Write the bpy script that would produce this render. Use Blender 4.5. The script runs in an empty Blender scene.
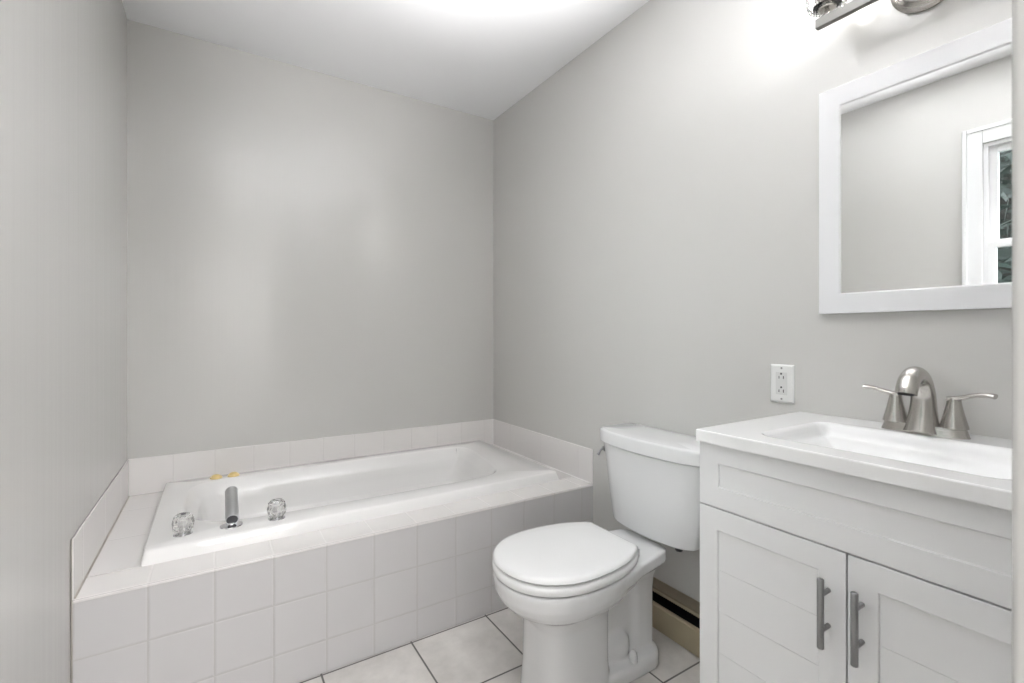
import bpy, bmesh, math, random
from mathutils import Vector, Matrix
random.seed(7)
sc = bpy.context.scene
C = sc.collection
PI = math.pi

# ---------------------------------------------------------------- camera, world, exposure
CAM = (-1.4562, -2.5391, 1.1035)
cd = bpy.data.cameras.new('camera')
cam = bpy.data.objects.new('camera', cd); C.objects.link(cam)
cam.location = CAM
cam.rotation_euler = (PI / 2, 0, -0.5603)
cd.sensor_width = 36.0
cd.lens = 472.137 / 1024 * 36.0
cd.shift_y = -(341.5 - 333.71) / 1024
cd.clip_start = 0.02
cd.dof.use_dof = True
cd.dof.focus_distance = 1.9
cd.dof.aperture_fstop = 8.0
sc.camera = cam

sc.view_settings.view_transform = 'Standard'
sc.view_settings.look = 'None'
sc.view_settings.gamma = 1.0
sc.view_settings.use_curve_mapping = False
sc.view_settings.exposure = 0.27

w = bpy.data.worlds.new('sky'); sc.world = w; w.use_nodes = True
bgn = w.node_tree.nodes['Background']
bgn.inputs[0].default_value = (0.93, 0.97, 1.0, 1)
bgn.inputs[1].default_value = 8.5

def area_light(name, loc, size, sizey, power, rot=(0, 0, 0), col=(1, 1, 1)):
    l = bpy.data.lights.new(name, 'AREA'); l.shape = 'RECTANGLE'
    l.size = size; l.size_y = sizey; l.energy = power; l.color = col
    o = bpy.data.objects.new(name, l); C.objects.link(o)
    o.location = loc; o.rotation_euler = rot
    return o
H = 2.4245
HALL_POWER = 55
BULB = 85
area_light('added_hall_fill', (-1.1, -3.5, H - 0.03), 0.9, 0.9, HALL_POWER, (0, 0, 0), (1, 1, 1))  # added area fill from the hall side, not a known lamp
portal = area_light('window_portal', (-1.90, -2.085, 1.53), 1.0, 0.56, 1, (0, -PI / 2, 0))
portal.data.cycles.is_portal = True
fl = bpy.data.lights.new('added_ceiling_fill', 'SPOT'); fl.energy = 470; fl.spot_size = math.radians(70); fl.spot_blend = 1.0; fl.shadow_soft_size = 0.06  # added fill spot thrown at the ceiling to brighten the room evenly
flo = bpy.data.objects.new('added_ceiling_fill', fl); C.objects.link(flo); flo.location = (-1.08, -2.41, 1.28)
flo.rotation_euler = (Vector((-0.92, -1.86, H)) - Vector(flo.location)).to_track_quat('-Z', 'Y').to_euler()
f2 = bpy.data.lights.new('added_ceiling_fill_far', 'SPOT'); f2.energy = 112; f2.spot_size = math.radians(60); f2.spot_blend = 1.0; f2.shadow_soft_size = 0.08  # second added fill spot, brightens the ceiling nearer the back wall
f2o = bpy.data.objects.new('added_ceiling_fill_far', f2); C.objects.link(f2o); f2o.location = (-1.36, -2.42, 1.25)
f2o.rotation_euler = (Vector((-1.02, -1.22, H)) - Vector(f2o.location)).to_track_quat('-Z', 'Y').to_euler()

# ---------------------------------------------------------------- materials
def nodes(name):
    m = bpy.data.materials.new(name); m.use_nodes = True
    nt = m.node_tree
    return m, nt, nt.nodes['Principled BSDF']
def setp(b, **k):
    for a, v in k.items():
        b.inputs[a.replace('_', ' ')].default_value = v
def col(c): return (c[0], c[1], c[2], 1)

def plain(name, c, rough=0.5, metal=0.0, spec=0.5, bump=0.0, bscale=60, var=0.0, coat=0.0, stretch=None):
    m, nt, b = nodes(name)
    b.inputs['Base Color'].default_value = col(c)
    setp(b, Roughness=rough, Metallic=metal)
    b.inputs['Specular IOR Level'].default_value = spec
    if coat: b.inputs['Coat Weight'].default_value = coat; b.inputs['Coat Roughness'].default_value = 0.05
    if bump or var:
        tc = nt.nodes.new('ShaderNodeTexCoord'); n = nt.nodes.new('ShaderNodeTexNoise')
        n.inputs['Scale'].default_value = bscale; n.inputs['Detail'].default_value = 3
        if stretch:
            mp = nt.nodes.new('ShaderNodeMapping'); mp.inputs['Scale'].default_value = stretch
            nt.links.new(tc.outputs['Object'], mp.inputs[0]); nt.links.new(mp.outputs[0], n.inputs['Vector'])
        else:
            nt.links.new(tc.outputs['Object'], n.inputs['Vector'])
        if bump:
            bp = nt.nodes.new('ShaderNodeBump'); bp.inputs['Strength'].default_value = bump; bp.inputs['Distance'].default_value = 0.002
            nt.links.new(n.outputs['Fac'], bp.inputs['Height']); nt.links.new(bp.outputs[0], b.inputs['Normal'])
        if var:
            mx = nt.nodes.new('ShaderNodeMix'); mx.data_type = 'RGBA'
            mx.inputs[6].default_value = col([x * (1 - var) for x in c]); mx.inputs[7].default_value = col([min(1, x * (1 + var)) for x in c])
            nt.links.new(n.outputs['Fac'], mx.inputs[0]); nt.links.new(mx.outputs[2], b.inputs['Base Color'])
    return m

def wall_paint(name, c, axis):
    """satin paint with vertical roller marks; axis = the wall's horizontal direction"""
    m, nt, b = nodes(name)
    b.inputs['Base Color'].default_value = col(c)
    setp(b, Roughness=0.22, Anisotropic=0.9)
    cx = nt.nodes.new('ShaderNodeCombineXYZ'); cx.inputs[2].default_value = 1.0; nt.links.new(cx.outputs[0], b.inputs['Tangent'])
    b.inputs['Specular IOR Level'].default_value = 1.0
    tc = nt.nodes.new('ShaderNodeTexCoord')
    mp = nt.nodes.new('ShaderNodeMapping')
    mp.inputs['Scale'].default_value = (1, 1, 0.015)
    nt.links.new(tc.outputs['Object'], mp.inputs[0])
    n1 = nt.nodes.new('ShaderNodeTexNoise'); n1.inputs['Scale'].default_value = 22; n1.inputs['Detail'].default_value = 4
    nt.links.new(mp.outputs[0], n1.inputs['Vector'])
    n2 = nt.nodes.new('ShaderNodeTexNoise'); n2.inputs['Scale'].default_value = 260; n2.inputs['Detail'].default_value = 2
    mp2 = nt.nodes.new('ShaderNodeMapping'); mp2.inputs['Scale'].default_value = (0.35, 0.35, 1)
    nt.links.new(tc.outputs['Object'], mp2.inputs[0]); nt.links.new(mp2.outputs[0], n2.inputs['Vector'])
    b1 = nt.nodes.new('ShaderNodeBump'); b1.inputs['Strength'].default_value = 0.4; b1.inputs['Distance'].default_value = 0.0018
    nt.links.new(n1.outputs['Fac'], b1.inputs['Height'])
    b2 = nt.nodes.new('ShaderNodeBump'); b2.inputs['Strength'].default_value = 0.3; b2.inputs['Distance'].default_value = 0.00004
    nt.links.new(n2.outputs['Fac'], b2.inputs['Height']); nt.links.new(b1.outputs[0], b2.inputs['Normal'])
    nt.links.new(b2.outputs[0], b.inputs['Normal'])
    return m

def grid_tile(name, au, u0, pu, av, v0, pv, gw, tile, grout, rough=0.15, var=0.0, groutrough=0.8, blotch=4.0):
    """square tile grid in object space. au/av: 'X','Y','Z' or None"""
    m, nt, b = nodes(name)
    L = nt.links
    tc = nt.nodes.new('ShaderNodeTexCoord'); sp = nt.nodes.new('ShaderNodeSeparateXYZ')
    L.new(tc.outputs['Object'], sp.inputs[0])
    def mth(op, a, bb=None):
        n = nt.nodes.new('ShaderNodeMath'); n.operation = op
        for i, v in enumerate((a, bb)):
            if v is None: continue
            if isinstance(v, (int, float)): n.inputs[i].default_value = v
            else: L.new(v, n.inputs[i])
        return n.outputs[0]
    ds, ids = [], []
    for ax, o0, p in ((au, u0, pu), (av, v0, pv)):
        if ax is None: continue
        t = mth('DIVIDE', mth('SUBTRACT', sp.outputs[ax], o0), p)
        fr = mth('FRACT', t)
        ids.append(mth('FLOOR', t))
        ds.append(mth('MULTIPLY', mth('SUBTRACT', 0.5, mth('ABSOLUTE', mth('SUBTRACT', fr, 0.5))), p))
    d = ds[0] if len(ds) == 1 else mth('MINIMUM', ds[0], ds[1])
    mr = nt.nodes.new('ShaderNodeMapRange'); mr.interpolation_type = 'SMOOTHSTEP'
    mr.inputs['From Min'].default_value = gw * 0.35; mr.inputs['From Max'].default_value = gw * 0.75
    L.new(d, mr.inputs['Value'])
    fac = mr.outputs[0]
    no = nt.nodes.new('ShaderNodeTexNoise'); no.inputs['Scale'].default_value = blotch; no.inputs['Detail'].default_value = 6; no.inputs['Roughness'].default_value = 0.6
    L.new(tc.outputs['Object'], no.inputs['Vector'])
    cb = nt.nodes.new('ShaderNodeMix'); cb.data_type = 'RGBA'
    cb.inputs[6].default_value = col([x * (1 - var) for x in tile]); cb.inputs[7].default_value = col([min(1, x * (1 + var * 0.6)) for x in tile])
    mr3 = nt.nodes.new('ShaderNodeMapRange'); mr3.inputs['From Min'].default_value = 0.35; mr3.inputs['From Max'].default_value = 0.65
    L.new(no.outputs['Fac'], mr3.inputs['Value']); L.new(mr3.outputs[0], cb.inputs[0])
    mx = nt.nodes.new('ShaderNodeMix'); mx.data_type = 'RGBA'
    mx.inputs[6].default_value = col(grout); L.new(cb.outputs[2], mx.inputs[7]); L.new(fac, mx.inputs[0])
    L.new(mx.outputs[2], b.inputs['Base Color'])
    mr2 = nt.nodes.new('ShaderNodeMapRange'); mr2.inputs['To Min'].default_value = groutrough; mr2.inputs['To Max'].default_value = rough
    L.new(fac, mr2.inputs['Value']); L.new(mr2.outputs[0], b.inputs['Roughness'])
    pil = nt.nodes.new('ShaderNodeMapRange'); pil.interpolation_type = 'SMOOTHSTEP'
    pil.inputs['From Min'].default_value = 0; pil.inputs['From Max'].default_value = gw * 1.8
    L.new(d, pil.inputs['Value'])
    bp = nt.nodes.new('ShaderNodeBump'); bp.inputs['Strength'].default_value = 0.5; bp.inputs['Distance'].default_value = 0.0015
    L.new(pil.outputs[0], bp.inputs['Height']); L.new(bp.outputs[0], b.inputs['Normal'])
    return m

WALLC = (0.573, 0.565, 0.547)
M = {}
M['wall'] = wall_paint('greige satin wall paint', WALLC, 'X')
M['ceil'] = plain('flat white ceiling paint', (0.84, 0.84, 0.85), 0.9, spec=0.2, bump=0.1, bscale=180)
GP, GX, GZ = 0.1545, -0.0688, 0.1062
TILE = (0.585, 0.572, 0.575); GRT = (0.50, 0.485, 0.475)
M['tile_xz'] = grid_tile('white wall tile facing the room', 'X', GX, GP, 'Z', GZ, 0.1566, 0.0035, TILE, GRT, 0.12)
M['tile_x'] = grid_tile('white tile strip', 'X', GX, GP, None, 0, 1, 0.003, TILE, GRT, 0.12)
M['tile_y'] = grid_tile('white tile strip along side wall', 'Y', -0.914 + 0.10, 0.305, None, 0, 1, 0.002, TILE, [x * 0.97 for x in TILE], 0.12, groutrough=0.2)
M['tile_up'] = grid_tile('warm white upstand tile', 'X', GX, GP, None, 0, 1, 0.003, (0.79, 0.765, 0.75), (0.70, 0.675, 0.66), 0.12)  # same tile as the apron, with brighter light painted into its colour
M['tile_side'] = grid_tile('warm white side tile', 'Y', -0.914 + 0.10, 0.305, None, 0, 1, 0.002, (0.78, 0.755, 0.745), (0.76, 0.735, 0.725), 0.12, groutrough=0.2)  # side run of that tile, brighter light in the colour too
M['floor'] = grid_tile('mottled pale floor tile', 'X', -0.2585, 0.3027, 'Y', -0.9205, 0.3047, 0.0055, (0.60, 0.575, 0.55), (0.12, 0.115, 0.11), 0.35, 0.13, 0.9, 9.0)
M['acrylic'] = plain('glossy white tub acrylic', (0.84, 0.83, 0.82), 0.07, coat=0.3)
M['china'] = plain('white vitreous china', (0.78, 0.782, 0.787), 0.08, coat=0.4)
M['seat'] = plain('white toilet seat plastic', (0.88, 0.88, 0.88), 0.16)
M['cabinet'] = plain('white painted cabinet', (0.83, 0.832, 0.838), 0.35)
M['marble'] = plain('white cultured marble', (0.93, 0.93, 0.93), 0.12, coat=0.3)
M['nickel'] = plain('brushed nickel', (0.50, 0.48, 0.455), 0.27, 1.0, bump=0.08, bscale=300, stretch=(1, 1, 0.05))
M['fixture'] = plain('satin nickel lamp metal', (0.15, 0.147, 0.14), 0.42, 1.0)
M['handle'] = plain('grey satin metal', (0.30, 0.30, 0.305), 0.32, 1.0)
M['chrome'] = plain('chrome', (0.80, 0.80, 0.82), 0.06, 1.0)
M['spout'] = plain('brushed chrome spout', (0.58, 0.59, 0.60), 0.30, 0.9, bump=0.3, bscale=220, stretch=(1, 0.04, 1))
M['black'] = plain('black opening', (0.008, 0.008, 0.012), 0.35)
M['dark'] = plain('dark gap', (0.03, 0.03, 0.035), 0.7)
M['frame'] = plain('white wood mirror frame', (0.80, 0.80, 0.815), 0.32)
M['trim'] = plain('white semi gloss trim', (0.82, 0.825, 0.835), 0.3)
M['plastic'] = plain('white outlet plastic', (0.80, 0.80, 0.79), 0.3)
M['outletgrey'] = plain('outlet face', (0.68, 0.68, 0.67), 0.35)
M['cream'] = plain('aged cream heater enamel', (0.40, 0.34, 0.235), 0.5, var=0.18, bscale=7)
M['hooddark'] = plain('dusty brown heater hood', (0.24, 0.20, 0.145), 0.6, var=0.2, bscale=9)
M['fin'] = plain('dark heater fins', (0.02, 0.019, 0.022), 0.5, 0.6)
M['yellow'] = plain('yellowed plastic', (0.72, 0.56, 0.25), 0.35, var=0.2, bscale=40)
M['caulk'] = plain('white caulk', (0.80, 0.79, 0.78), 0.4)
M['oldcaulk'] = plain('stained grey caulk', (0.40, 0.37, 0.33), 0.7, var=0.3, bscale=30)
M['bark'] = plain('bark', (0.012, 0.011, 0.009), 0.9, bump=0.5, bscale=20)
M['leaf'] = plain('dark green leaves', (0.010, 0.020, 0.016), 0.5, var=0.6, bscale=3)
M['ground'] = plain('lawn', (0.012, 0.02, 0.011), 0.9, var=0.3, bscale=5)
mm, nt, b = nodes('mirror silver'); b.inputs['Base Color'].default_value = (0.93, 0.94, 0.935, 1); setp(b, Metallic=1.0, Roughness=0.0); M['mirror'] = mm

def clear_glass(name, tint, ior, gloss_rough=0.02, amount=1.0):
    m = bpy.data.materials.new(name); m.use_nodes = True; nt = m.node_tree
    for n in list(nt.nodes):
        if n.type != 'OUTPUT_MATERIAL': nt.nodes.remove(n)
    out = [n for n in nt.nodes if n.type == 'OUTPUT_MATERIAL'][0]
    t = nt.nodes.new('ShaderNodeBsdfTransparent'); t.inputs[0].default_value = col(tint)
    g = nt.nodes.new('ShaderNodeBsdfGlossy'); g.inputs['Roughness'].default_value = gloss_rough
    f = nt.nodes.new('ShaderNodeFresnel'); f.inputs[0].default_value = ior
    mx = nt.nodes.new('ShaderNodeMixShader')
    nt.links.new(f.outputs[0], mx.inputs[0]); nt.links.new(t.outputs[0], mx.inputs[1]); nt.links.new(g.outputs[0], mx.inputs[2])
    nt.links.new(mx.outputs[0], out.inputs[0])
    return m
M['pane'] = clear_glass('window glass', (0.92, 0.95, 0.94), 1.45)
M['shade'] = clear_glass('clear ribbed lamp glass', (0.93, 0.93, 0.93), 1.5, 0.05)
mm, nt, b = nodes('clear faceted acrylic')
b.inputs['Base Color'].default_value = (0.97, 0.97, 0.96, 1); setp(b, Roughness=0.03, IOR=1.47); b.inputs['Transmission Weight'].default_value = 0.92
M['crystal'] = mm
mm, nt, b = nodes('lit bulb'); b.inputs['Base Color'].default_value = (1, 1, 1, 1)
b.inputs['Emission Color'].default_value = (1.0, 0.985, 0.955, 1); b.inputs['Emission Strength'].default_value = BULB; M['bulb'] = mm

# ---------------------------------------------------------------- helpers
WL = {}   # world location of every object built
def tag(o, label=None, cat=None, group=None, kind=None):
    if label: o['label'] = label
    if cat: o['category'] = cat
    if group: o['group'] = group
    if kind: o['kind'] = kind
    return o
def thing(name, label, cat, loc, group=None):
    o = bpy.data.objects.new(name, None); C.objects.link(o)
    o.empty_display_size = 0.05
    o.location = loc; WL[o.name] = Vector(loc)
    return tag(o, label, cat, group)
def obj(name, bm, mat, parent=None, origin=None, bevel=0.0, seg=2, smooth=True, label=None, angle=35):
    base = WL[parent.name] if parent else Vector(origin or (0, 0, 0))
    bmesh.ops.recalc_face_normals(bm, faces=bm.faces)
    bm.transform(Matrix.Translation(-base))
    me = bpy.data.meshes.new(name); bm.to_mesh(me); bm.free()
    me.materials.append(mat)
    if smooth:
        for p in me.polygons: p.use_smooth = True
        me.set_sharp_from_angle(angle=math.radians(angle))
    o = bpy.data.objects.new(name, me); C.objects.link(o)
    if parent: o.parent = parent
    else: o.location = base
    WL[o.name] = base
    if bevel:
        md = o.modifiers.new('bevel', 'BEVEL'); md.width = bevel; md.segments = seg; md.limit_method = 'ANGLE'; md.angle_limit = math.radians(30)
        md.harden_normals = True
    if label: o['label'] = label
    return o
def struct(name, bm, mat, **k):
    o = obj(name, bm, mat, **k); o['kind'] = 'structure'; return o
def box(bm, x0, x1, y0, y1, z0, z1):
    v = [bm.verts.new(p) for p in ((x0, y0, z0), (x1, y0, z0), (x1, y1, z0), (x0, y1, z0), (x0, y0, z1), (x1, y0, z1), (x1, y1, z1), (x0, y1, z1))]
    for f in ((0, 3, 2, 1), (4, 5, 6, 7), (0, 1, 5, 4), (1, 2, 6, 5), (2, 3, 7, 6), (3, 0, 4, 7)):
        bm.faces.new([v[i] for i in f])
    return bm
def B(*boxes):
    bm = bmesh.new()
    for b_ in boxes: box(bm, *b_)
    return bm
def loft(bm, rings, cap0=True, cap1=True, close=False):
    R = [[bm.verts.new(p) for p in r] for r in rings]
    n = len(R[0])
    pairs = list(zip(R[:-1], R[1:])) + ([(R[-1], R[0])] if close else [])
    for a, c in pairs:
        for i in range(n):
            bm.faces.new((a[i], a[(i + 1) % n], c[(i + 1) % n], c[i]))
    if not close:
        if cap0: bm.faces.new(R[0][::-1])
        if cap1: bm.faces.new(R[-1])
    return bm
def lathe(bm, prof, center, axis=(0, 0, 1), n=32, cap=True):
    ax = Vector(axis).normalized(); q = ax.to_track_quat('Z', 'Y'); c = Vector(center)
    rings = [[c + q @ Vector((r * math.cos(2 * PI * i / n), r * math.sin(2 * PI * i / n), h)) for i in range(n)] for r, h in prof]
    return loft(bm, rings, cap, cap)
def tube(bm, pts, radii, n=16, flat=None):
    """swept tube; flat = (a,b) scale of the two cross axes"""
    P = [Vector(p) for p in pts]
    if isinstance(radii, (int, float)): radii = [radii] * len(P)
    rings = []; up = None
    for i, p in enumerate(P):
        t = (P[min(i + 1, len(P) - 1)] - P[max(i - 1, 0)]).normalized()
        if up is None:
            up = Vector((0, 0, 1)) if abs(t.z) < 0.9 else Vector((0, 1, 0))
        s = t.cross(up).normalized(); up = s.cross(t).normalized()
        fa, fb = (flat if flat else (1, 1))
        rings.append([p + s * (radii[i] * fa * math.cos(2 * PI * k / n)) + up * (radii[i] * fb * math.sin(2 * PI * k / n)) for k in range(n)])
    return loft(bm, rings)
def spline(pts, m=6):
    """Catmull-Rom through points of any dimension"""
    out = []
    P = [pts[0]] + list(pts) + [pts[-1]]
    for i in range(1, len(P) - 2):
        for k in range(m):
            t = k / m
            out.append(tuple(0.5 * (2 * b + (c - a) * t + (2 * a - 5 * b + 4 * c - d) * t * t + (-a + 3 * b - 3 * c + d) * t ** 3)
                             for a, b, c, d in zip(P[i - 1], P[i], P[i + 1], P[i + 2])))
    out.append(tuple(pts[-1]))
    return out
def rrect(x0, x1, y0, y1, r, z, k=8):
    pts = []
    for cx, cy, a0 in ((x1 - r, y1 - r, 0), (x0 + r, y1 - r, PI / 2), (x0 + r, y0 + r, PI), (x1 - r, y0 + r, 1.5 * PI)):
        for i in range(k + 1):
            a = a0 + PI / 2 * i / k
            pts.append((cx + r * math.cos(a), cy + r * math.sin(a), z))
    return pts
def sellipse(cx, cy, rx0, rx1, ry, z, n=2.0, N=48):
    """rx0 towards -x, rx1 towards +x"""
    pts = []
    for i in range(N):
        a = 2 * PI * i / N; c, s = math.cos(a), math.sin(a)
        rx = rx1 if c > 0 else rx0
        pts.append((cx + rx * math.copysign(abs(c) ** (2 / n), c), cy + ry * math.copysign(abs(s) ** (2 / n), s), z))
    return pts

# ---------------------------------------------------------------- room shell
XL = -1.771; YN = -2.45; YH = -4.3
struct('floor', B((XL - 0.1, 0.1, YH, 0.1, -0.05, 0)), M['floor'], smooth=False)
struct('ceiling', B((XL - 0.1, 0.1, YH, 0.1, H, H + 0.05)), M['ceil'], smooth=False)
struct('wall_back', B((XL - 0.1, 0.1, 0, 0.1, 0, H)), M['wall'], smooth=False)
struct('wall_right', B((0, 0.1, YH, 0, 0, H)), M['wall'], smooth=False)
WY0, WY1, WZ0, WZ1 = -2.365, -1.806, 1.03, 2.034
struct('wall_left', B((XL - 0.1, XL, WY1, 0, 0, H), (XL - 0.1, XL, YH, WY0, 0, H), (XL - 0.1, XL, WY0, WY1, 0, WZ0), (XL - 0.1, XL, WY0, WY1, WZ1, H)), M['wall'], smooth=False)
struct('wall_front', B((-1.0125, 0, YN - 0.12, YN, 0, H), (XL, -1.0125, YN - 0.12, YN, 2.08, H)), M['wall'], bevel=0.004, smooth=True)
struct('wall_hall', B((XL - 0.1, 0.1, YH - 0.1, YH, 0, H)), M['wall'], smooth=False)

# window in the left wall
bm = B((XL, XL + 0.018, WY1, WY1 + 0.072, WZ0 - 0.0, WZ1 + 0.079), (XL, XL + 0.018, WY0 - 0.072, WY0, WZ0, WZ1 + 0.079),
       (XL, XL + 0.018, WY0, WY1, WZ1, WZ1 + 0.079), (XL, XL + 0.018, WY0 - 0.06, WY1 + 0.06, WZ0 - 0.09, WZ0 - 0.02),
       (XL - 0.02, XL + 0.045, WY0 - 0.085, WY1 + 0.085, WZ0 - 0.02, WZ0 + 0.005),
       (XL, XL + 0.026, WY1 + 0.056, WY1 + 0.0735, WZ0 + .005, WZ1 + 0.0815), (XL, XL + 0.026, WY0 - 0.0735, WY0 - 0.056, WZ0 + .005, WZ1 + 0.0815),
       (XL, XL + 0.026, WY0 - 0.056, WY1 + 0.056, WZ1 + 0.062, WZ1 + 0.0815))
win = struct('window_1', bm, M['trim'], bevel=0.003, origin=(XL, (WY0 + WY1) / 2, WZ0))
j = 0.016
bm = B((XL - 0.1, XL + 0.001, WY1 - j, WY1, WZ0, WZ1), (XL - 0.1, XL + 0.001, WY0, WY0 + j, WZ0, WZ1), (XL - 0.1, XL + 0.001, WY0 + j, WY1 - j, WZ1 - j, WZ1), (XL - 0.1, XL - 0.02, WY0 + j, WY1 - j, WZ0, WZ0 + j))
obj('window_jamb', bm, M['trim'], win, bevel=0.002)
def sash(name, x, z0, z1):
    s = 0.028; a, c = WY0 + j, WY1 - j
    o = obj(name, B((x, x + 0.03, c - s, c, z0, z1), (x, x + 0.03, a, a + s, z0, z1), (x, x + 0.03, a + s, c - s, z1 - s, z1), (x, x + 0.03, a + s, c - s, z0, z0 + s)), M['trim'], win, bevel=0.002)
    obj('pane', B((x + 0.013, x + 0.017, a + s - .004, c - s + .004, z0 + s - .004, z1 - s + .004)), M['pane'], o, smooth=False)
ZM = 1.545
sash('upper_sash', XL - 0.058, ZM - 0.01, WZ1 - j)
sash('lower_sash', XL - 0.026, WZ0 + j, ZM + 0.004)

# outside: ground and the trees seen in the mirror
struct('ground', B((-12, XL - 0.12, -9, 6, -0.35, -0.3)), M['ground'], smooth=False)
def tree(x, y, h, r, seed, label):
    rnd = random.Random(seed)
    t = thing('evergreen_tree', label, 'tree', (x, y, -0.3), 'trees outside the window')
    bm = bmesh.new(); tube(bm, [(x, y, -0.3), (x + .05, y, h * .4), (x, y + .05, h * .85)], [.14, .1, .03], 10)
    obj('trunk', bm, M['bark'], t)
    bm = bmesh.new()
    for k in range(9000):
        u = rnd.random() * 2 - 1; a = rnd.random() * 2 * PI; rr = r * (rnd.random() ** 0.4) * math.sqrt(max(0.02, 1 - u * u))
        c = Vector((x + rr * math.cos(a), y + rr * math.sin(a), h * 0.52 + u * h * 0.48))
        d = Vector((rnd.gauss(0, 1), rnd.gauss(0, 1), rnd.gauss(0, .6))).normalized(); s = Vector((rnd.gauss(0, 1), rnd.gauss(0, 1), rnd.gauss(0, 1))).cross(d).normalized()
        L = 0.06 + rnd.random() * 0.09; W_ = L * 0.28
        bm.faces.new([bm.verts.new(c - d * L), bm.verts.new(c + s * W_), bm.verts.new(c + d * L), bm.verts.new(c - s * W_)])
    obj('foliage', bm, M['leaf'], t, smooth=False)
tree(-4.6, -1.35, 4.8, 1.5, 1, 'dark green leafy tree outside the window, nearest the glass')
tree(-7.9, 0.6, 5.8, 1.8, 2, 'dark green tree standing behind the nearest tree outside the window')

# ---------------------------------------------------------------- tiled tub surround
W = 0.914; ZD = 0.42; ZT = 0.577; th = 0.0055
sur = thing('tub_surround', 'white square tiled platform and upstand built around the bathtub', 'tub surround', (0, 0, 0))
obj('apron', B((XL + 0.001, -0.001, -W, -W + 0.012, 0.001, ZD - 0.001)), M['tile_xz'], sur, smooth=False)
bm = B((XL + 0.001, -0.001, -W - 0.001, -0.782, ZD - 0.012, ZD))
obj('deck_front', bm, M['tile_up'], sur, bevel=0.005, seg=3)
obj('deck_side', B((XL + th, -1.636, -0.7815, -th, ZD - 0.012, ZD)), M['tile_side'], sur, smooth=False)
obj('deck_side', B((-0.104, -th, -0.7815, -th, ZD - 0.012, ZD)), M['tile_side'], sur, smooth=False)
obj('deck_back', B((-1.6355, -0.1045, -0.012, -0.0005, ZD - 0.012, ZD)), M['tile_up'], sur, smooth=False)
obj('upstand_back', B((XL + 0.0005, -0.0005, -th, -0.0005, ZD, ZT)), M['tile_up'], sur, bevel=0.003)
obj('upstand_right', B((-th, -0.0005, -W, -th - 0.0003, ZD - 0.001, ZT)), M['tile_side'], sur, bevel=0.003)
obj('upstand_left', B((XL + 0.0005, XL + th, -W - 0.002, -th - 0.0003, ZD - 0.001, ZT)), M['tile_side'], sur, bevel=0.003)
bm = bmesh.new()
tube(bm, [(XL + th, -W + .006, ZD + .001), (XL + th, -0.01, ZD + .001)], 0.0035, 8)
tube(bm, [(XL + 0.002, -W - .001, 0.01), (XL + 0.002, -W - .001, ZT)], 0.0015, 8)
obj('old_caulk', bm, M['oldcaulk'], sur, label='stained grey caulk line')
bm = bmesh.new()
tube(bm, [(-th - .001, -th - .001, ZD), (-th - .001, -th - .001, ZT - .002)], 0.004, 8)
tube(bm, [(-th, -W + .01, ZD + .0005), (-th, -.012, ZD + .0005)], 0.003, 8)
obj('white_caulk', bm, M['caulk'], sur, label='white caulk bead')

# ---------------------------------------------------------------- bathtub
tub = thing('bathtub', 'glossy white drop-in bathtub with a wide rim set in the tiled platform', 'bathtub', (-0.87, -0.4, 0.08))
bm = bmesh.new()
RZ = 0.460
TC = (-0.87, -0.40)
cps = [(-1.455, -0.088), (-1.30, -0.080), (-1.0, -0.078), (-0.70, -0.080), (-0.42, -0.088), (-0.29, -0.110), (-0.255, -0.19), (-0.275, -0.36), (-0.300, -0.52), (-0.345, -0.63), (-0.46, -0.672),
       (-0.68, -0.676), (-0.84, -0.675), (-1.00, -0.672), (-1.20, -0.665), (-1.36, -0.655), (-1.48, -0.610), (-1.545, -0.500), (-1.560, -0.320), (-1.540, -0.150)]
P_ = cps[-1:] + cps + cps[:2]
inner = []
for i in range(1, len(P_) - 2):
    for k in range(8):
        t_ = k / 8
        inner.append(tuple(0.5 * (2 * b_ + (c_ - a_) * t_ + (2 * a_ - 5 * b_ + 4 * c_ - d_) * t_ ** 2 + (-a_ + 3 * b_ - 3 * c_ + d_) * t_ ** 3) for a_, b_, c_, d_ in zip(P_[i - 1], P_[i], P_[i + 1], P_[i + 2])))
oc = [(-1.643, -0.790), (-0.096, -0.790), (-0.096, -0.0075), (-1.643, -0.0075)]
angs = [2 * PI * i / 120 for i in range(120)]
for cx_, cy_ in oc:
    a0 = math.atan2(cy_ - TC[1], cx_ - TC[0]) % (2 * PI)
    angs += [a0 + 0.0035 * q_ for q_ in range(-4, 5)]
angs = sorted(angs)
def polar(poly, z):
    out = []
    for a_ in angs:
        dx, dy = math.cos(a_), math.sin(a_); best = None
        for i in range(len(poly)):
            x1, y1 = poly[i][0] - TC[0], poly[i][1] - TC[1]; x2, y2 = poly[(i + 1) % len(poly)][0] - TC[0], poly[(i + 1) % len(poly)][1] - TC[1]
            ex, ey = x2 - x1, y2 - y1; den = dx * ey - dy * ex
            if abs(den) < 1e-12: continue
            t_ = (x1 * ey - y1 * ex) / den; u_ = (x1 * dy - y1 * dx) / den
            if t_ > 0 and -1e-9 <= u_ <= 1 + 1e-9: best = t_ if best is None else max(best, t_)
        out.append((TC[0] + dx * best, TC[1] + dy * best, z))
    return out
def inset(ring, d_, z):
    n = len(ring); out = []
    for i in range(n):
        p, q = ring[i - 1], ring[(i + 1) % n]; tx, ty = q[0] - p[0], q[1] - p[1]; l = math.hypot(tx, ty)
        out.append((ring[i][0] - ty / l * d_, ring[i][1] + tx / l * d_, z))
    return out
rr_ = lambda x0, x1, y0, y1, r_, z: polar([p[:2] for p in rrect(x0, x1, y0, y1, r_, 0)], z)
ir = polar(inner, RZ)
mid = inset(ir, 0.046, 0.402)
flo_ = rr_(-1.40, -0.58, -0.53, -0.21, 0.09, 0.11)
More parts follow.
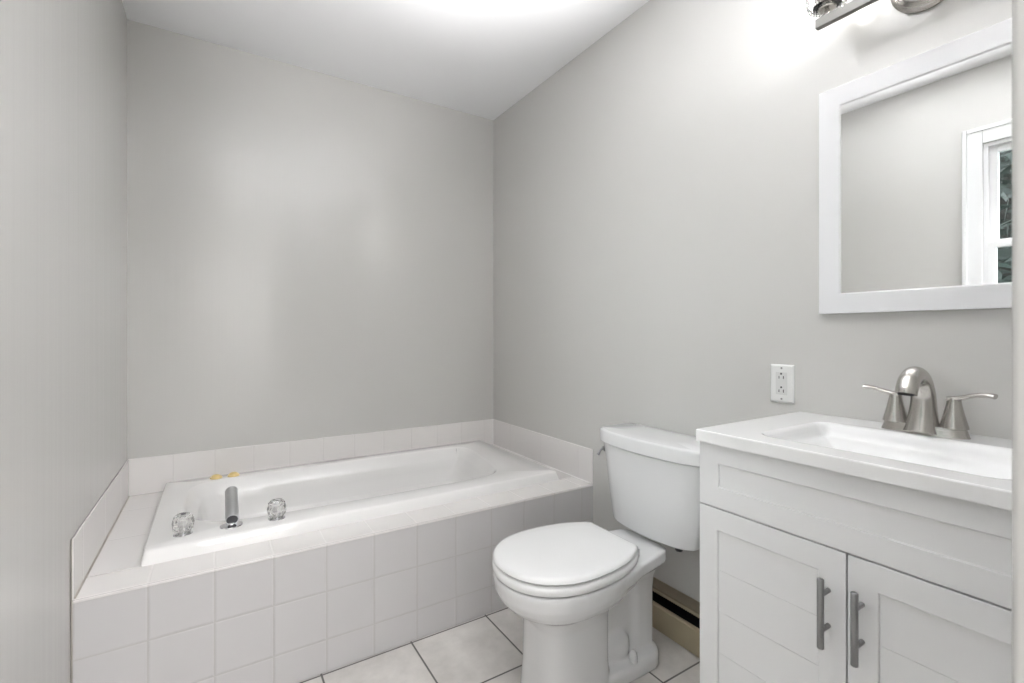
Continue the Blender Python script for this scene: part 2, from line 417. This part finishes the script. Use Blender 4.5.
def mix(A, B_, t_, z): return [(p[0] + (q[0] - p[0]) * t_, p[1] + (q[1] - p[1]) * t_, z) for p, q in zip(A, B_)]
rings = [rr_(-1.643, -0.096, -0.790, -0.0075, 0.008, 0.4202), rr_(-1.6425, -0.097, -0.786, -0.008, 0.008, 0.432), rr_(-1.641, -0.099, -0.777, -0.009, 0.010, 0.452),
         rr_(-1.639, -0.101, -0.773, -0.011, 0.011, 0.4575), rr_(-1.635, -0.105, -0.767, -0.015, 0.012, RZ),
         inset(ir, -0.004, RZ), inset(ir, 0.002, RZ - 0.0012), inset(ir, 0.008, RZ - 0.006), inset(ir, 0.036, 0.418), inset(ir, 0.042, 0.410), mid,
         mix(mid, flo_, 0.08, 0.370), mix(mid, flo_, 0.20, 0.302), mix(mid, flo_, 0.26, 0.292), mix(mid, flo_, 0.55, 0.286), mix(mid, flo_, 0.60, 0.276), mix(mid, flo_, 0.66, 0.240), mix(mid, flo_, 0.90, 0.135), flo_, inset(flo_, 0.04, 0.097)]
loft(bm, rings, cap0=False)
obj('shell', bm, M['acrylic'], tub, angle=60)
bm = bmesh.new(); lathe(bm, [(0.001, 0.004), (0.03, 0.004), (0.034, 0)], (-1.30, -0.38, 0.0955))
obj('drain', bm, M['chrome'], tub)
bm = bmesh.new(); lathe(bm, [(0.036, 0), (0.034, 0.008), (0.03, 0.010), (0.001, 0.011)], (-1.487, -0.38, 0.30), (1, 0, 0.1))
obj('overflow_plate', bm, M['chrome'], tub)

def crystal_knob(x, y, label, dot):
    t = thing('tub_tap', label, 'tap handle', (x, y, RZ), 'tub tap handles')
    bm = bmesh.new(); lathe(bm, [(0.027, 0), (0.0265, 0.0025), (0.021, 0.0045), (0.012, 0.006), (0.012, 0.010)], (x, y, RZ), n=32)
    obj('escutcheon', bm, M['chrome'], t)
    bm = bmesh.new(); lathe(bm, [(0.0085, 0.012), (0.0085, 0.046)], (x, y, RZ), n=16)
    obj('stem', bm, M['chrome'], t)
    bm = bmesh.new()
    n = 10; rings = []
    for z, r, tw in ((0.008, 0.022, 0), (0.018, 0.029, .5), (0.036, 0.0305, 0), (0.054, 0.028, .5), (0.063, 0.020, 0)):
        rings.append([(x + r * math.cos(2 * PI * (i + tw) / n), y + r * math.sin(2 * PI * (i + tw) / n), RZ + z) for i in range(n)])
    loft(bm, rings)
    obj('acrylic_knob', bm, M['crystal'], t, smooth=False)
    bm = bmesh.new(); lathe(bm, [(0.007, 0.0), (0.007, 0.002), (0.001, 0.003)], (x, y, RZ + 0.063), n=16)
    obj('index_button', bm, M[dot], t)
crystal_knob(-1.545, -0.690, 'clear faceted tub handle left of the chrome spout', 'black')
crystal_knob(-1.276, -0.708, 'clear faceted tub handle right of the chrome spout', 'chrome')
sx, sy = -1.412, -0.700
t = thing('tub_spout', 'grey cylindrical chrome tub spout with a black open end, on the tub rim', 'tub spout', (sx, sy, RZ))
bm = bmesh.new(); lathe(bm, [(0.034, 0), (0.033, 0.0035), (0.027, 0.006), (0.016, 0.008), (0.015, 0.012)], (sx, sy + 0.005, RZ), n=36)
obj('escutcheon', bm, M['chrome'], t)
bm = bmesh.new()
a = Vector((sx + .002, sy - 0.012, RZ + 0.0235)); e = Vector((sx + .004, sy + 0.150, RZ + 0.075)); d = (e - a).normalized(); L = (e - a).length
lathe(bm, [(0.0168, 0.012), (0.0168, 0), (0.0188, 0), (0.0195, 0.002), (0.0195, 0.014), (0.0200, 0.0145), (0.0205, L - 0.004), (0.0190, L), (0.001, L)], a, d, 32, cap=False)
obj('spout_tube', bm, M['spout'], t)
bm = bmesh.new(); lathe(bm, [(0.0170, 0.0005), (0.012, 0.006), (0.001, 0.010)], a, d, 32)
obj('spout_opening', bm, M['black'], t, label='black open end of the spout')
bm = bmesh.new(); tube(bm, [a + d * 0.03 + Vector((0, 0, -0.027)), a + d * 0.03], 0.011, 16)
obj('neck', bm, M['chrome'], t)

for x, y, s, lab in ((-1.455, -0.055, 0.8, 'small yellow cap on the tub rim, the brighter one, left of its twin'), (-1.388, -0.055, 0.8, 'small pale yellow cap on the tub rim, right of its twin')):
    t = thing('yellow_cap', lab, 'cap', (x, y, RZ), 'yellow caps on the tub rim')
    bm = bmesh.new(); lathe(bm, [(0.030 * s, 0), (0.031 * s, 0.002), (0.027 * s, 0.007)], (x, y, RZ), n=28); obj('cap_flange', bm, M['yellow'], t)
    bm = bmesh.new(); lathe(bm, [(0.022 * s, 0.007), (0.021 * s, 0.011), (0.014 * s, 0.015), (0.004, 0.016)], (x, y, RZ), n=28); obj('cap_dome', bm, M['yellow'], t)

# ---------------------------------------------------------------- toilet
TY = -1.380
toi = thing('toilet', 'white two-piece toilet with its lid closed, between the tub and the vanity', 'toilet', (-0.4, TY, 0))
bm = bmesh.new()
def eg(z, tip, back, hw, n=2.15, cx=-0.56):
    return sellipse(cx, TY, cx - tip, back - cx, hw, z, n)
E = lambda z, tip, back, hw, n=2.15, cx=-0.56: sellipse(cx, TY, abs(tip - cx), abs(back - cx), hw, z, n)
loft(bm, [E(0, -0.662, -0.405, 0.108, 3.8, -.53), E(0.10, -0.656, -0.412, 0.100, 3.8, -.53), E(0.235, -0.656, -0.405, 0.098, 3.4, -.535), E(0.270, -0.668, -0.385, 0.106, 2.8, -.54),
          E(0.288, -0.695, -0.34, 0.128, 2.4), E(0.305, -0.735, -0.31, 0.155, 2.2), E(0.324, -0.752, -0.295, 0.167, 2.15), E(0.345, -0.762, -0.29, 0.175, 2.15), E(0.375, -0.766, -0.285, 0.178, 2.15), E(0.388, -0.764, -0.285, 0.177)])
# deck under the tank, swept into the trap leg below it
def deckring(g, z, x1=-0.168):
    """g = 0 trap leg section, 1 = full deck outline"""
    full = [(-0.46, 0.165), (-0.40, 0.155), (-0.33, 0.134), (-0.25, 0.118), (-0.195, 0.107), (-0.175, 0.092), (x1, 0.06)]
    leg = [(-0.292, 0.030), (-0.288, 0.046), (-0.270, 0.058), (-0.235, 0.062), (-0.205, 0.058), (-0.190, 0.046), (-0.186, 0.030)]
    h = [(l[0] + (f[0] - l[0]) * g, l[1] + (f[1] - l[1]) * g) for f, l in zip(full, leg)]
    return [(x, TY + y, z) for x, y in h] + [(x, TY - y, z) for x, y in h[::-1]]
loft(bm, [deckring(0, 0.03), deckring(0, 0.24), deckring(0.10, 0.285), deckring(0.35, 0.318), deckring(0.75, 0.338), deckring(1, 0.350), deckring(1, 0.380), deckring(0.96, 0.386)])
box(bm, -0.45, -0.24, TY - 0.042, TY + 0.042, 0.02, 0.36)
# flare between bowl and deck
loft(bm, [E(0.28, -0.60, -0.27, 0.09, 2.2, -.45), E(0.32, -0.62, -0.25, 0.140, 2.2, -.48), E(0.345, -0.64, -0.24, 0.158, 2.2, -.50), E(0.386, -0.64, -0.24, 0.158, 2.2, -.50)])
# trap bulge and foot flange
rings = []
for k in range(9):
    f = -PI / 2 + PI * (k + 0.5) / 9
    rings.append(sellipse(-0.350, TY, 0.075 * math.cos(f), 0.06 * math.cos(f), 0.076 * math.cos(f), 0.088 + 0.070 * math.sin(f), 2.0))
loft(bm, rings)
loft(bm, [rrect(-0.50, -0.172, TY - 0.096, TY + 0.096, 0.07, 0.0), rrect(-0.50, -0.172, TY - 0.096, TY + 0.096, 0.07, 0.038), rrect(-0.495, -0.178, TY - 0.090, TY + 0.090, 0.066, 0.050), rrect(-0.48, -0.190, TY - 0.070, TY + 0.070, 0.05, 0.058)])
bowl = obj('bowl', bm, M['china'], toi)
md = bowl.modifiers.new('fuse', 'REMESH'); md.mode = 'VOXEL'; md.voxel_size = 0.0045; md.use_smooth_shade = True
md = bowl.modifiers.new('soften', 'SMOOTH'); md.factor = 0.5; md.iterations = 7

def seat_outline(o, z, back=-0.330, N=56):
    """closed outline; o = inward offset"""
    cx = -0.56; af, ab, bb, n = 0.206 - o, 0.285 - o, 0.179 - o, 2.15
    xb = back - o * 0.6
    amin = math.acos(min(1, max(-1, ((xb - cx) / ab) ** (n / 2))))
    pts = []
    for i in range(N):
        a_ = amin + (2 * PI - 2 * amin) * i / (N - 1); c, s = math.cos(a_), math.sin(a_)
        rx = ab if c > 0 else af
        pts.append((cx + rx * math.copysign(abs(c) ** (2 / n), c), TY + bb * math.copysign(abs(s) ** (2 / n), s), z))
    p0, p1 = pts[-1], pts[0]
    for i in range(1, 8):
        pts.append(tuple(p0[k] + (p1[k] - p0[k]) * i / 8 for k in range(3)))
    return pts
bm = bmesh.new()
Q = lambda o, z: seat_outline(o, z, -0.300)
loft(bm, [Q(0.006, 0.3925), Q(0.001, 0.395), Q(-0.001, 0.404), Q(0.0, 0.413), Q(0.005, 0.418), Q(0.055, 0.419), Q(0.06, 0.416), Q(0.06, 0.395), Q(0.055, 0.3925)], close=True)
obj('seat', bm, M['seat'], toi, angle=50)
bm = bmesh.new()
Q = lambda o, z: seat_outline(o, z, -0.330)
loft(bm, [Q(0.010, 0.4235), Q(0.004, 0.4245), Q(0.001, 0.428), Q(0.003, 0.435), Q(0.008, 0.4385), Q(0.02, 0.4405), Q(0.06, 0.442), Q(0.14, 0.443)])
obj('lid', bm, M['seat'], toi, angle=50)
bm = bmesh.new()
bm.free()
for xx, yy in ((-0.65, TY - 0.11), (-0.65, TY + 0.11), (-0.735, TY)):
    obj('bumper', B((xx - .009, xx + .009, yy - 0.009, yy + 0.009, 0.4175, 0.4255)), M['seat'], toi)
for s in (-1, 1):
    bm = bmesh.new(); lathe(bm, [(0.008, -0.014), (0.009, -0.012), (0.009, 0.012), (0.008, 0.014)], (-0.323, TY + s * 0.078, 0.420), (0, 1, 0), 20)
    box(bm, -0.332, -0.300, TY + s * 0.078 - 0.013, TY + s * 0.078 + 0.013, 0.3865, 0.413)
    obj('hinge', bm, M['seat'], toi, bevel=0.002)
    bm = bmesh.new(); lathe(bm, [(0.0140, 0), (0.0140, 0.014), (0.012, 0.028), (0.007, 0.036), (0.001, 0.038)], (-0.318, TY + s * 0.079, 0.048), n=20)
    obj('bolt_cap', bm, M['china'], toi)
def tank_plan(hw, dep, z, xb=-0.022, n=3.3, ch=0.0):
    """straight back, bowed front with chamfered corners"""
    yc = TY - 0.012
    P = [(xb, hw - 0.010), (xb - 0.010, hw), (xb - dep * 0.64, hw), (xb - dep * 0.75, hw * 0.975), (xb - dep * 0.854, hw * 0.86), (xb - dep * 0.93, hw * 0.68), (xb - dep * 0.968, hw * 0.46), (xb - dep * 0.995, hw * 0.2), (xb - dep, 0.0)]
    P = P + [(x, -y) for x, y in P[-2::-1]]
    return [(x, yc + y, z) for x, y in P]
bm = bmesh.new()
loft(bm, [tank_plan(0.160, 0.155, 0.402, -.035), tank_plan(0.182, 0.182, 0.407, -.028), tank_plan(0.189, 0.188, 0.419, -.024), tank_plan(0.205, 0.194, 0.51), tank_plan(0.217, 0.200, 0.62), tank_plan(0.227, 0.203, 0.672), tank_plan(0.229, 0.203, 0.690)])
obj('tank', bm, M['china'], toi, angle=40)
toi.children[-1]
bm = bmesh.new()
loft(bm, [tank_plan(0.236, 0.212, 0.691, -.018), tank_plan(0.242, 0.222, 0.695, -.016), tank_plan(0.243, 0.223, 0.730, -.016), tank_plan(0.239, 0.219, 0.738, -.018), tank_plan(0.228, 0.207, 0.742, -.024), tank_plan(0.12, 0.12, 0.744, -.06)])
obj('tank_lid', bm, M['china'], toi, angle=40)
for o in toi.children:
    if o.name.startswith('tank'):
        md = o.modifiers.new('bevel', 'BEVEL'); md.width = 0.006; md.segments = 3; md.limit_method = 'ANGLE'; md.angle_limit = math.radians(25)
        for p in o.data.polygons: p.use_smooth = True
bm = bmesh.new(); ly = TY - 0.012 + 0.228
lathe(bm, [(0.012, 0), (0.011, 0.006), (0.006, 0.008), (0.006, 0.016)], (-0.165, ly - 0.006, 0.655), (0, 1, 0), 16)
tube(bm, [(-0.165, ly + 0.008, 0.655), (-0.178, ly + 0.011, 0.645), (-0.190, ly + 0.011, 0.630)], [0.005, 0.0045, 0.006], 10)
obj('flush_lever', bm, M['handle'], toi, label='small metal flush lever')
bm = bmesh.new(); lathe(bm, [(0.012, 0), (0.012, 0.014)], (-0.14, TY - 0.115, 0.376), n=6)
obj('tank_bolt_nut', bm, M['dark'], toi, label='small dark nut under the tank')

# ---------------------------------------------------------------- baseboard heater
HY0, HY1 = -1.806, -0.918
hea = thing('baseboard_heater', 'low cream metal baseboard heater with a dark slot, behind the toilet', 'heater', (0, -1.36, 0))
obj('back_plate', B((-0.006, -0.001, HY0, HY1, 0.002, 0.150)), M['cream'], hea)
bm = bmesh.new()
def prism_y(bm, prof, y0, y1):
    loft(bm, [[(x, y0, z) for x, z in prof], [(x, y1, z) for x, z in prof]])
prism_y(bm, [(-0.0065, 0.151), (-0.0065, 0.147), (-0.030, 0.131), (-0.030, 0.127), (-0.033, 0.127), (-0.033, 0.134)], HY0, HY1)
obj('hood', bm, M['hooddark'], hea, smooth=False)
bm = bmesh.new(); prism_y(bm, [(-0.031, 0.1215), (-0.035, 0.1165), (-0.037, 0.118), (-0.033, 0.1235)], HY0, HY1)
obj('damper', bm, M['cream'], hea, smooth=False)
bm = bmesh.new(); prism_y(bm, [(-0.062, 0.003), (-0.067, 0.003), (-0.067, 0.088), (-0.062, 0.094), (-0.054, 0.094), (-0.054, 0.090), (-0.062, 0.088)], HY0, HY1)
obj('front_panel', bm, M['cream'], hea, smooth=False)
bm = bmesh.new(); 
for k in range(100):
    y = HY0 + 0.004 + (HY1 - HY0 - .01) * k / 99; box(bm, -0.056, -0.012, y, y + 0.0012, 0.035, 0.104)
tube(bm, [(-0.034, HY0 + .003, 0.066), (-0.034, HY1 - .003, 0.066)], 0.011, 12)
obj('fins', bm, M['fin'], hea, smooth=False, label='dark heating fins')
bm = B((-0.068, -0.001, HY1 - 0.002, HY1, 0.002, 0.118)); obj('end_cap', bm, M['cream'], hea)

# ---------------------------------------------------------------- vanity cabinet
VY0, VY1 = -2.443, -1.8150       # right and left ends in view
XF = -0.468
van = thing('vanity_cabinet', 'white bathroom vanity cabinet with two panelled doors under the sink', 'cabinet', (-0.23, -2.125, 0))
bm = B((XF + 0.021, -0.002, VY1 - 0.016, VY1, 0.0, 0.846), (XF + 0.021, -0.002, VY0, VY0 + 0.016, 0.0, 0.846), (XF + 0.021, -0.002, VY0 + 0.016, VY1 - 0.016, 0.09, 0.106),
       (-0.010, -0.002, VY0 + 0.016, VY1 - 0.016, 0.106, 0.846), (XF + 0.075, XF + 0.09, VY0 + 0.016, VY1 - 0.016, 0.0, 0.09),
       (XF + 0.021, XF + 0.037, VY0 + 0.016, VY1 - 0.016, 0.66, 0.72), (XF + 0.021, XF + 0.037, VY0 + 0.016, VY1 - 0.016, 0.826, 0.846))
obj('carcass', bm, M['cabinet'], van, bevel=0.001)
def framed(y0, y1, z0, z1, fl, fr, ft, fb, slats):
    """frame and recessed panel of horizontal boards; y0<y1"""
    x0, x1 = XF, XF + 0.020
    bm = bmesh.new()
    def fr_ring(k, x): return [(x, y0 + fr * k, z0 + fb * k), (x, y1 - fl * k, z0 + fb * k), (x, y1 - fl * k, z1 - ft * k), (x, y0 + fr * k, z1 - ft * k)]
    loft(bm, [fr_ring(0, x1), fr_ring(0, x0), fr_ring(0.97, x0), fr_ring(1, x0 + 0.0025), fr_ring(1, x1)], close=True)
    zz = [z1 - ft + 0.003] + [z for z in slats] + [z0 + fb - 0.003]
    for a_, c_ in zip(zz[:-1], zz[1:]):
        box(bm, x0 + 0.0045, x1 - 0.002, y0 + fr - 0.003, y1 - fl + 0.003, c_ + 0.0001, a_ - 0.0001)
    return bm
YM = -2.1285
dr = obj('drawer_front', framed(VY0 + 0.002, VY1, 0.6985, 0.8465, 0.051, 0.049, 0.0465, 0.0490, []), M['cabinet'], van, bevel=0.0015)
sl = [0.5535 - 0.0962 * k for k in range(5) if 0.5535 - 0.0962 * k > 0.16]
for nm, a_, c_ in (('door', YM + 0.0015, VY1), ('door', VY0 + 0.002, YM - 0.0015)):
    d_ = obj(nm, framed(a_, c_, 0.100, 0.6955, 0.0485, 0.0485, 0.0505, 0.0505, sl), M['cabinet'], van, bevel=0.0012)
    hy = YM + 0.031 if a_ > YM else YM - 0.0245
    bm = bmesh.new()
    lathe(bm, [(0.0050, 0), (0.0060, 0.001), (0.0060, 0.129), (0.0050, 0.130)], (XF - 0.030, hy, 0.5150), n=20)
    for zz in (0.5150 + 0.033, 0.5150 + 0.100):
        lathe(bm, [(0.0046, 0), (0.0046, 0.0305)], (XF - 0.030, hy, zz), (1, 0, 0), 14)
    obj('handle', bm, M['handle'], d_, label='grey metal bar handle', angle=50)

# ---------------------------------------------------------------- countertop with integral basin
top = thing('sink_countertop', 'white sink countertop with a moulded rectangular basin on the vanity', 'sink', (-0.24, -2.125, 0.847))
TX0, TX1, TY0, TY1 = -0.4795, -0.0005, -2.4485, -1.8118
bm = bmesh.new()
def ss(t): t = max(0, min(1, t)); return t * t * (3 - 2 * t)
def sink_z(x, y):
    bx0, bx1, by0, by1, r = -0.412, -0.118, -2.335, -1.922, 0.035
    cx, cy = (bx0 + bx1) / 2, (by0 + by1) / 2
    dx, dy = abs(x - cx) - ((bx1 - bx0) / 2 - r), abs(y - cy) - ((by1 - by0) / 2 - r)
    sd = math.hypot(max(dx, 0), max(dy, 0)) + min(max(dx, dy), 0) - r     # <0 inside
    if sd >= 0: return 0.875
    i = -sd
    sidel = ss((by1 - y) / 0.20)         # long gentle slope from the left end
    return 0.875 - 0.030 * ss(i / 0.022) - 0.070 * ss((i - 0.010) / 0.085) * (0.35 + 0.65 * sidel)
NX, NY = 96, 130
V = [[bm.verts.new((TX0 + (TX1 - TX0) * i / NX, TY0 + (TY1 - TY0) * k / NY, sink_z(TX0 + (TX1 - TX0) * i / NX, TY0 + (TY1 - TY0) * k / NY))) for k in range(NY + 1)] for i in range(NX + 1)]
for i in range(NX):
    for k in range(NY): bm.faces.new((V[i][k], V[i + 1][k], V[i + 1][k + 1], V[i][k + 1]))
rim = [V[i][0] for i in range(NX + 1)] + [V[NX][k] for k in range(1, NY + 1)] + [V[i][NY] for i in range(NX - 1, -1, -1)] + [V[0][k] for k in range(NY - 1, 0, -1)]
ins = 0.0015
def dn(z, off):
    out = []
    for v in rim:
        out.append(bm.verts.new((v.co.x, v.co.y, z)))
    return out
lowr = dn(0.847, 0); n = len(rim)
for i in range(n): bm.faces.new((rim[i], rim[(i + 1) % n], lowr[(i + 1) % n], lowr[i]))
o = obj('countertop', bm, M['marble'], top, angle=50)
md = o.modifiers.new('bevel', 'BEVEL'); md.width = 0.003; md.segments = 3; md.limit_method = 'ANGLE'; md.angle_limit = math.radians(60)
bm = bmesh.new(); lathe(bm, [(0.022, 0), (0.021, 0.003), (0.012, 0.004), (0.001, 0.006)], (-0.25, -2.13, 0.7755), n=28)
obj('drain', bm, M['nickel'], top)

# ---------------------------------------------------------------- sink faucet
FX, FY, FZ = -0.080, -2.122, 0.875
fau = thing('sink_faucet', 'brushed nickel two-handle faucet with arched spout on the white countertop', 'faucet', (FX, FY, FZ))
bm = bmesh.new()
def stad(hx, hy, z, n_=3.0): return sellipse(FX + 0.004, FY, hx, hx, hy, z, n_, 48)
loft(bm, [stad(0.027, 0.080, FZ + .0006, 2.6), stad(0.026, 0.079, FZ + 0.003, 2.6), stad(0.0235, 0.0745, FZ + 0.018, 2.5), stad(0.0225, 0.0735, FZ + 0.021, 2.5)])
obj('base_plate', bm, M['nickel'], fau)
path = spline([(FX - .006, FZ + .0025, .0345), (FX - .003, FZ + .022, .0300), (FX + .002, FZ + .055, .0250), (FX + .001, FZ + .09, .0225), (FX - .016, FZ + .122, .0212), (FX - .046, FZ + .136, .0205), (FX - .077, FZ + .126, .0200), (FX - .093, FZ + .106, .0200), (FX - .097, FZ + .096, .0195)], 5)
bm = bmesh.new()
tube(bm, [(p[0], FY, p[1]) for p in path], [p[2] for p in path], 28, flat=(0.95, 1.0))
sp_ = obj('spout', bm, M['nickel'], fau, angle=60)
bm = bmesh.new(); lathe(bm, [(0.014, -0.001), (0.014, 0.002)], (FX - .0975, FY, FZ + 0.0945), (0.1, 0, 1), 20)
obj('aerator', bm, M['dark'], sp_)
bm = bmesh.new()
for s in (1, -1):
    yy = FY + s * 0.053
    bm = bmesh.new()
    lathe(bm, [(0.0250, 0.0205), (0.0245, 0.024), (0.0175, 0.052), (0.0130, 0.074), (0.0118, 0.086), (0.011, 0.088)], (FX + .004, yy, FZ), n=28)
    hp = obj('handle', bm, M['nickel'], fau, angle=50)
    bm = bmesh.new()
    if s > 0: pts = [(FX + .004, yy - .008, FZ + .083), (FX + .002, yy + .012, FZ + .087), (FX - .004, yy + .035, FZ + .094), (FX - .008, yy + .050, FZ + .0970), (FX - .010, yy + .060, FZ + .0970)]
    else: pts = [(FX + .004, yy + .010, FZ + .083), (FX + .002, yy - .012, FZ + .088), (FX - .002, yy - .032, FZ + .0955), (FX - .006, yy - .055, FZ + .099), (FX - .008, yy - .068, FZ + .0975)]
    p5 = spline([p + (r_,) for p, r_ in zip(pts, (.0100, .0090, .0078, .0086, .0092))], 4)
    tube(bm, [p[:3] for p in p5], [p[3] for p in p5], 16, flat=(1.15, 0.62))
    obj('lever', bm, M['nickel'], hp, angle=60)
bm = bmesh.new(); lathe(bm, [(0.0028, 0), (0.0028, 0.05), (0.005, 0.052), (0.005, 0.060), (0.002, 0.062)], (FX + 0.043, FY, FZ), n=12)
obj('lift_rod', bm, M['nickel'], fau)

# ---------------------------------------------------------------- mirror
MY0, MY1, MZ0, MZ1 = -2.372, -1.8735, 1.159, 1.777
mir = thing('wall_mirror', 'rectangular mirror in a wide white frame on the wall above the sink', 'mirror', (0, (MY0 + MY1) / 2, MZ0))
fw, x0, x1 = 0.0545, -0.021, -0.001
bm = bmesh.new()
def quadring(off, x): return [(x, MY0 + off, MZ0 + off), (x, MY1 - off, MZ0 + off), (x, MY1 - off, MZ1 - off), (x, MY0 + off, MZ1 - off)]
loft(bm, [quadring(0, x1), quadring(0, x0), quadring(fw - 0.003, x0), quadring(fw - 0.002, x0 + 0.002), quadring(fw, x0 + 0.003), quadring(fw, x1)], close=True)
obj('mirror_frame', bm, M['frame'], mir, bevel=0.0015)
obj('mirror_glass', B((-0.0172, -0.012, MY0 + fw - .004, MY1 - fw + .004, MZ0 + fw - .004, MZ1 - fw + .004)), M['mirror'], mir, smooth=False)

# ---------------------------------------------------------------- vanity light
LY = -2.118; LX = -0.100
lam = thing('vanity_light', 'brushed nickel bar light with glass shades on the wall above the mirror', 'light fixture', (0, LY, 1.95))
bm = bmesh.new(); lathe(bm, [(0.076, 0.0), (0.076, 0.006), (0.070, 0.010), (0.067, 0.016), (0.056, 0.020), (0.051, 0.026), (0.001, 0.028)], (-0.001, LY + 0.008, 1.961), (-1, 0, 0), 48)
obj('canopy', bm, M['nickel'], lam, angle=30)
bm = bmesh.new(); tube(bm, [(-0.025, LY, 1.958), (LX - 0.008, LY, 1.920)], 0.009, 14); obj('arm', bm, M['fixture'], lam)
obj('bar', B((LX - 0.018, LX - 0.002, LY - 0.209, LY + 0.209, 1.9065, 1.9315)), M['fixture'], lam, bevel=0.0015)
for k in (-1, 0, 1):
    y = LY + k * 0.186; x = LX - 0.004
    bm = bmesh.new(); lathe(bm, [(0.006, 1.931), (0.006, 1.948), (0.019, 1.950), (0.021, 1.953), (0.021, 1.960), (0.016, 1.964), (0.016, 1.990), (0.012, 1.992)], (x, y, 0), n=28)
    so = obj('socket', bm, M['nickel'], lam)
    bm = bmesh.new()
    n_ = 72; rr = []
    for z, r in ((1.9535, 0.0215), (1.954, 0.036), (1.960, 0.043), (1.981, 0.046), (2.081, 0.048), (2.081, 0.045), (1.981, 0.043), (1.962, 0.040), (1.957, 0.034), (1.957, 0.0215)):
        rr.append([(x + (r + (0.0012 if i % 2 else -0.0012) * (r > .03)) * math.cos(2 * PI * i / n_), y + (r + (0.0012 if i % 2 else -0.0012) * (r > .03)) * math.sin(2 * PI * i / n_), z) for i in range(n_)])
    loft(bm, rr, cap0=False, cap1=False, close=True)
    obj('glass_shade', bm, M['shade'], lam, smooth=False)
    bm = bmesh.new(); lathe(bm, [(0.010, 1.992), (0.012, 2.000), (0.017, 2.014), (0.018, 2.026), (0.016, 2.040), (0.010, 2.052), (0.002, 2.058)], (x, y, 0), n=20)
    obj('bulb', bm, M['bulb'], so)

# ---------------------------------------------------------------- wall outlet
OY, OZ = -1.7625, 0.953
out = thing('wall_outlet', 'white duplex wall outlet above the left end of the countertop', 'outlet', (0, OY, OZ))
bm = bmesh.new()
loft(bm, [[(-0.0005, OY + a * 0.035, OZ + c * 0.0575) for a, c in ((-1, -1), (1, -1), (1, 1), (-1, 1))], [(-0.003, OY + a * 0.035, OZ + c * 0.0575) for a, c in ((-1, -1), (1, -1), (1, 1), (-1, 1))],
          [(-0.0065, OY + a * 0.031, OZ + c * 0.0535) for a, c in ((-1, -1), (1, -1), (1, 1), (-1, 1))]])
obj('cover_plate', bm, M['plastic'], out, bevel=0.001)
obj('receptacle', B((-0.0085, -0.0066, OY - 0.017, OY + 0.017, OZ - 0.034, OZ + 0.034)), M['outletgrey'], out, bevel=0.001)
rec = out.children[-1]
for zc in (OZ + 0.018, OZ - 0.023):
    obj('plug_slot', B((-0.0088, -0.0084, OY - 0.0080, OY - 0.0054, zc - 0.004, zc + 0.005)), M['dark'], rec, smooth=False)
    obj('plug_slot', B((-0.0088, -0.0084, OY + 0.0052, OY + 0.0076, zc - 0.0035, zc + 0.0045)), M['dark'], rec, smooth=False)
    bm = bmesh.new(); lathe(bm, [(0.0030, 0), (0.0030, 0.0004)], (-0.0084, OY, zc + 0.0115), (-1, 0, 0), 14)
    obj('ground_hole', bm, M['dark'], rec)
for s in (-1, 1):
    bm = bmesh.new(); lathe(bm, [(0.003, 0), (0.003, 0.0008), (0.001, 0.0014)], (-0.0064, OY, OZ + s * 0.0465), (-1, 0, 0), 12)
    obj('screw', bm, M['handle'], out)
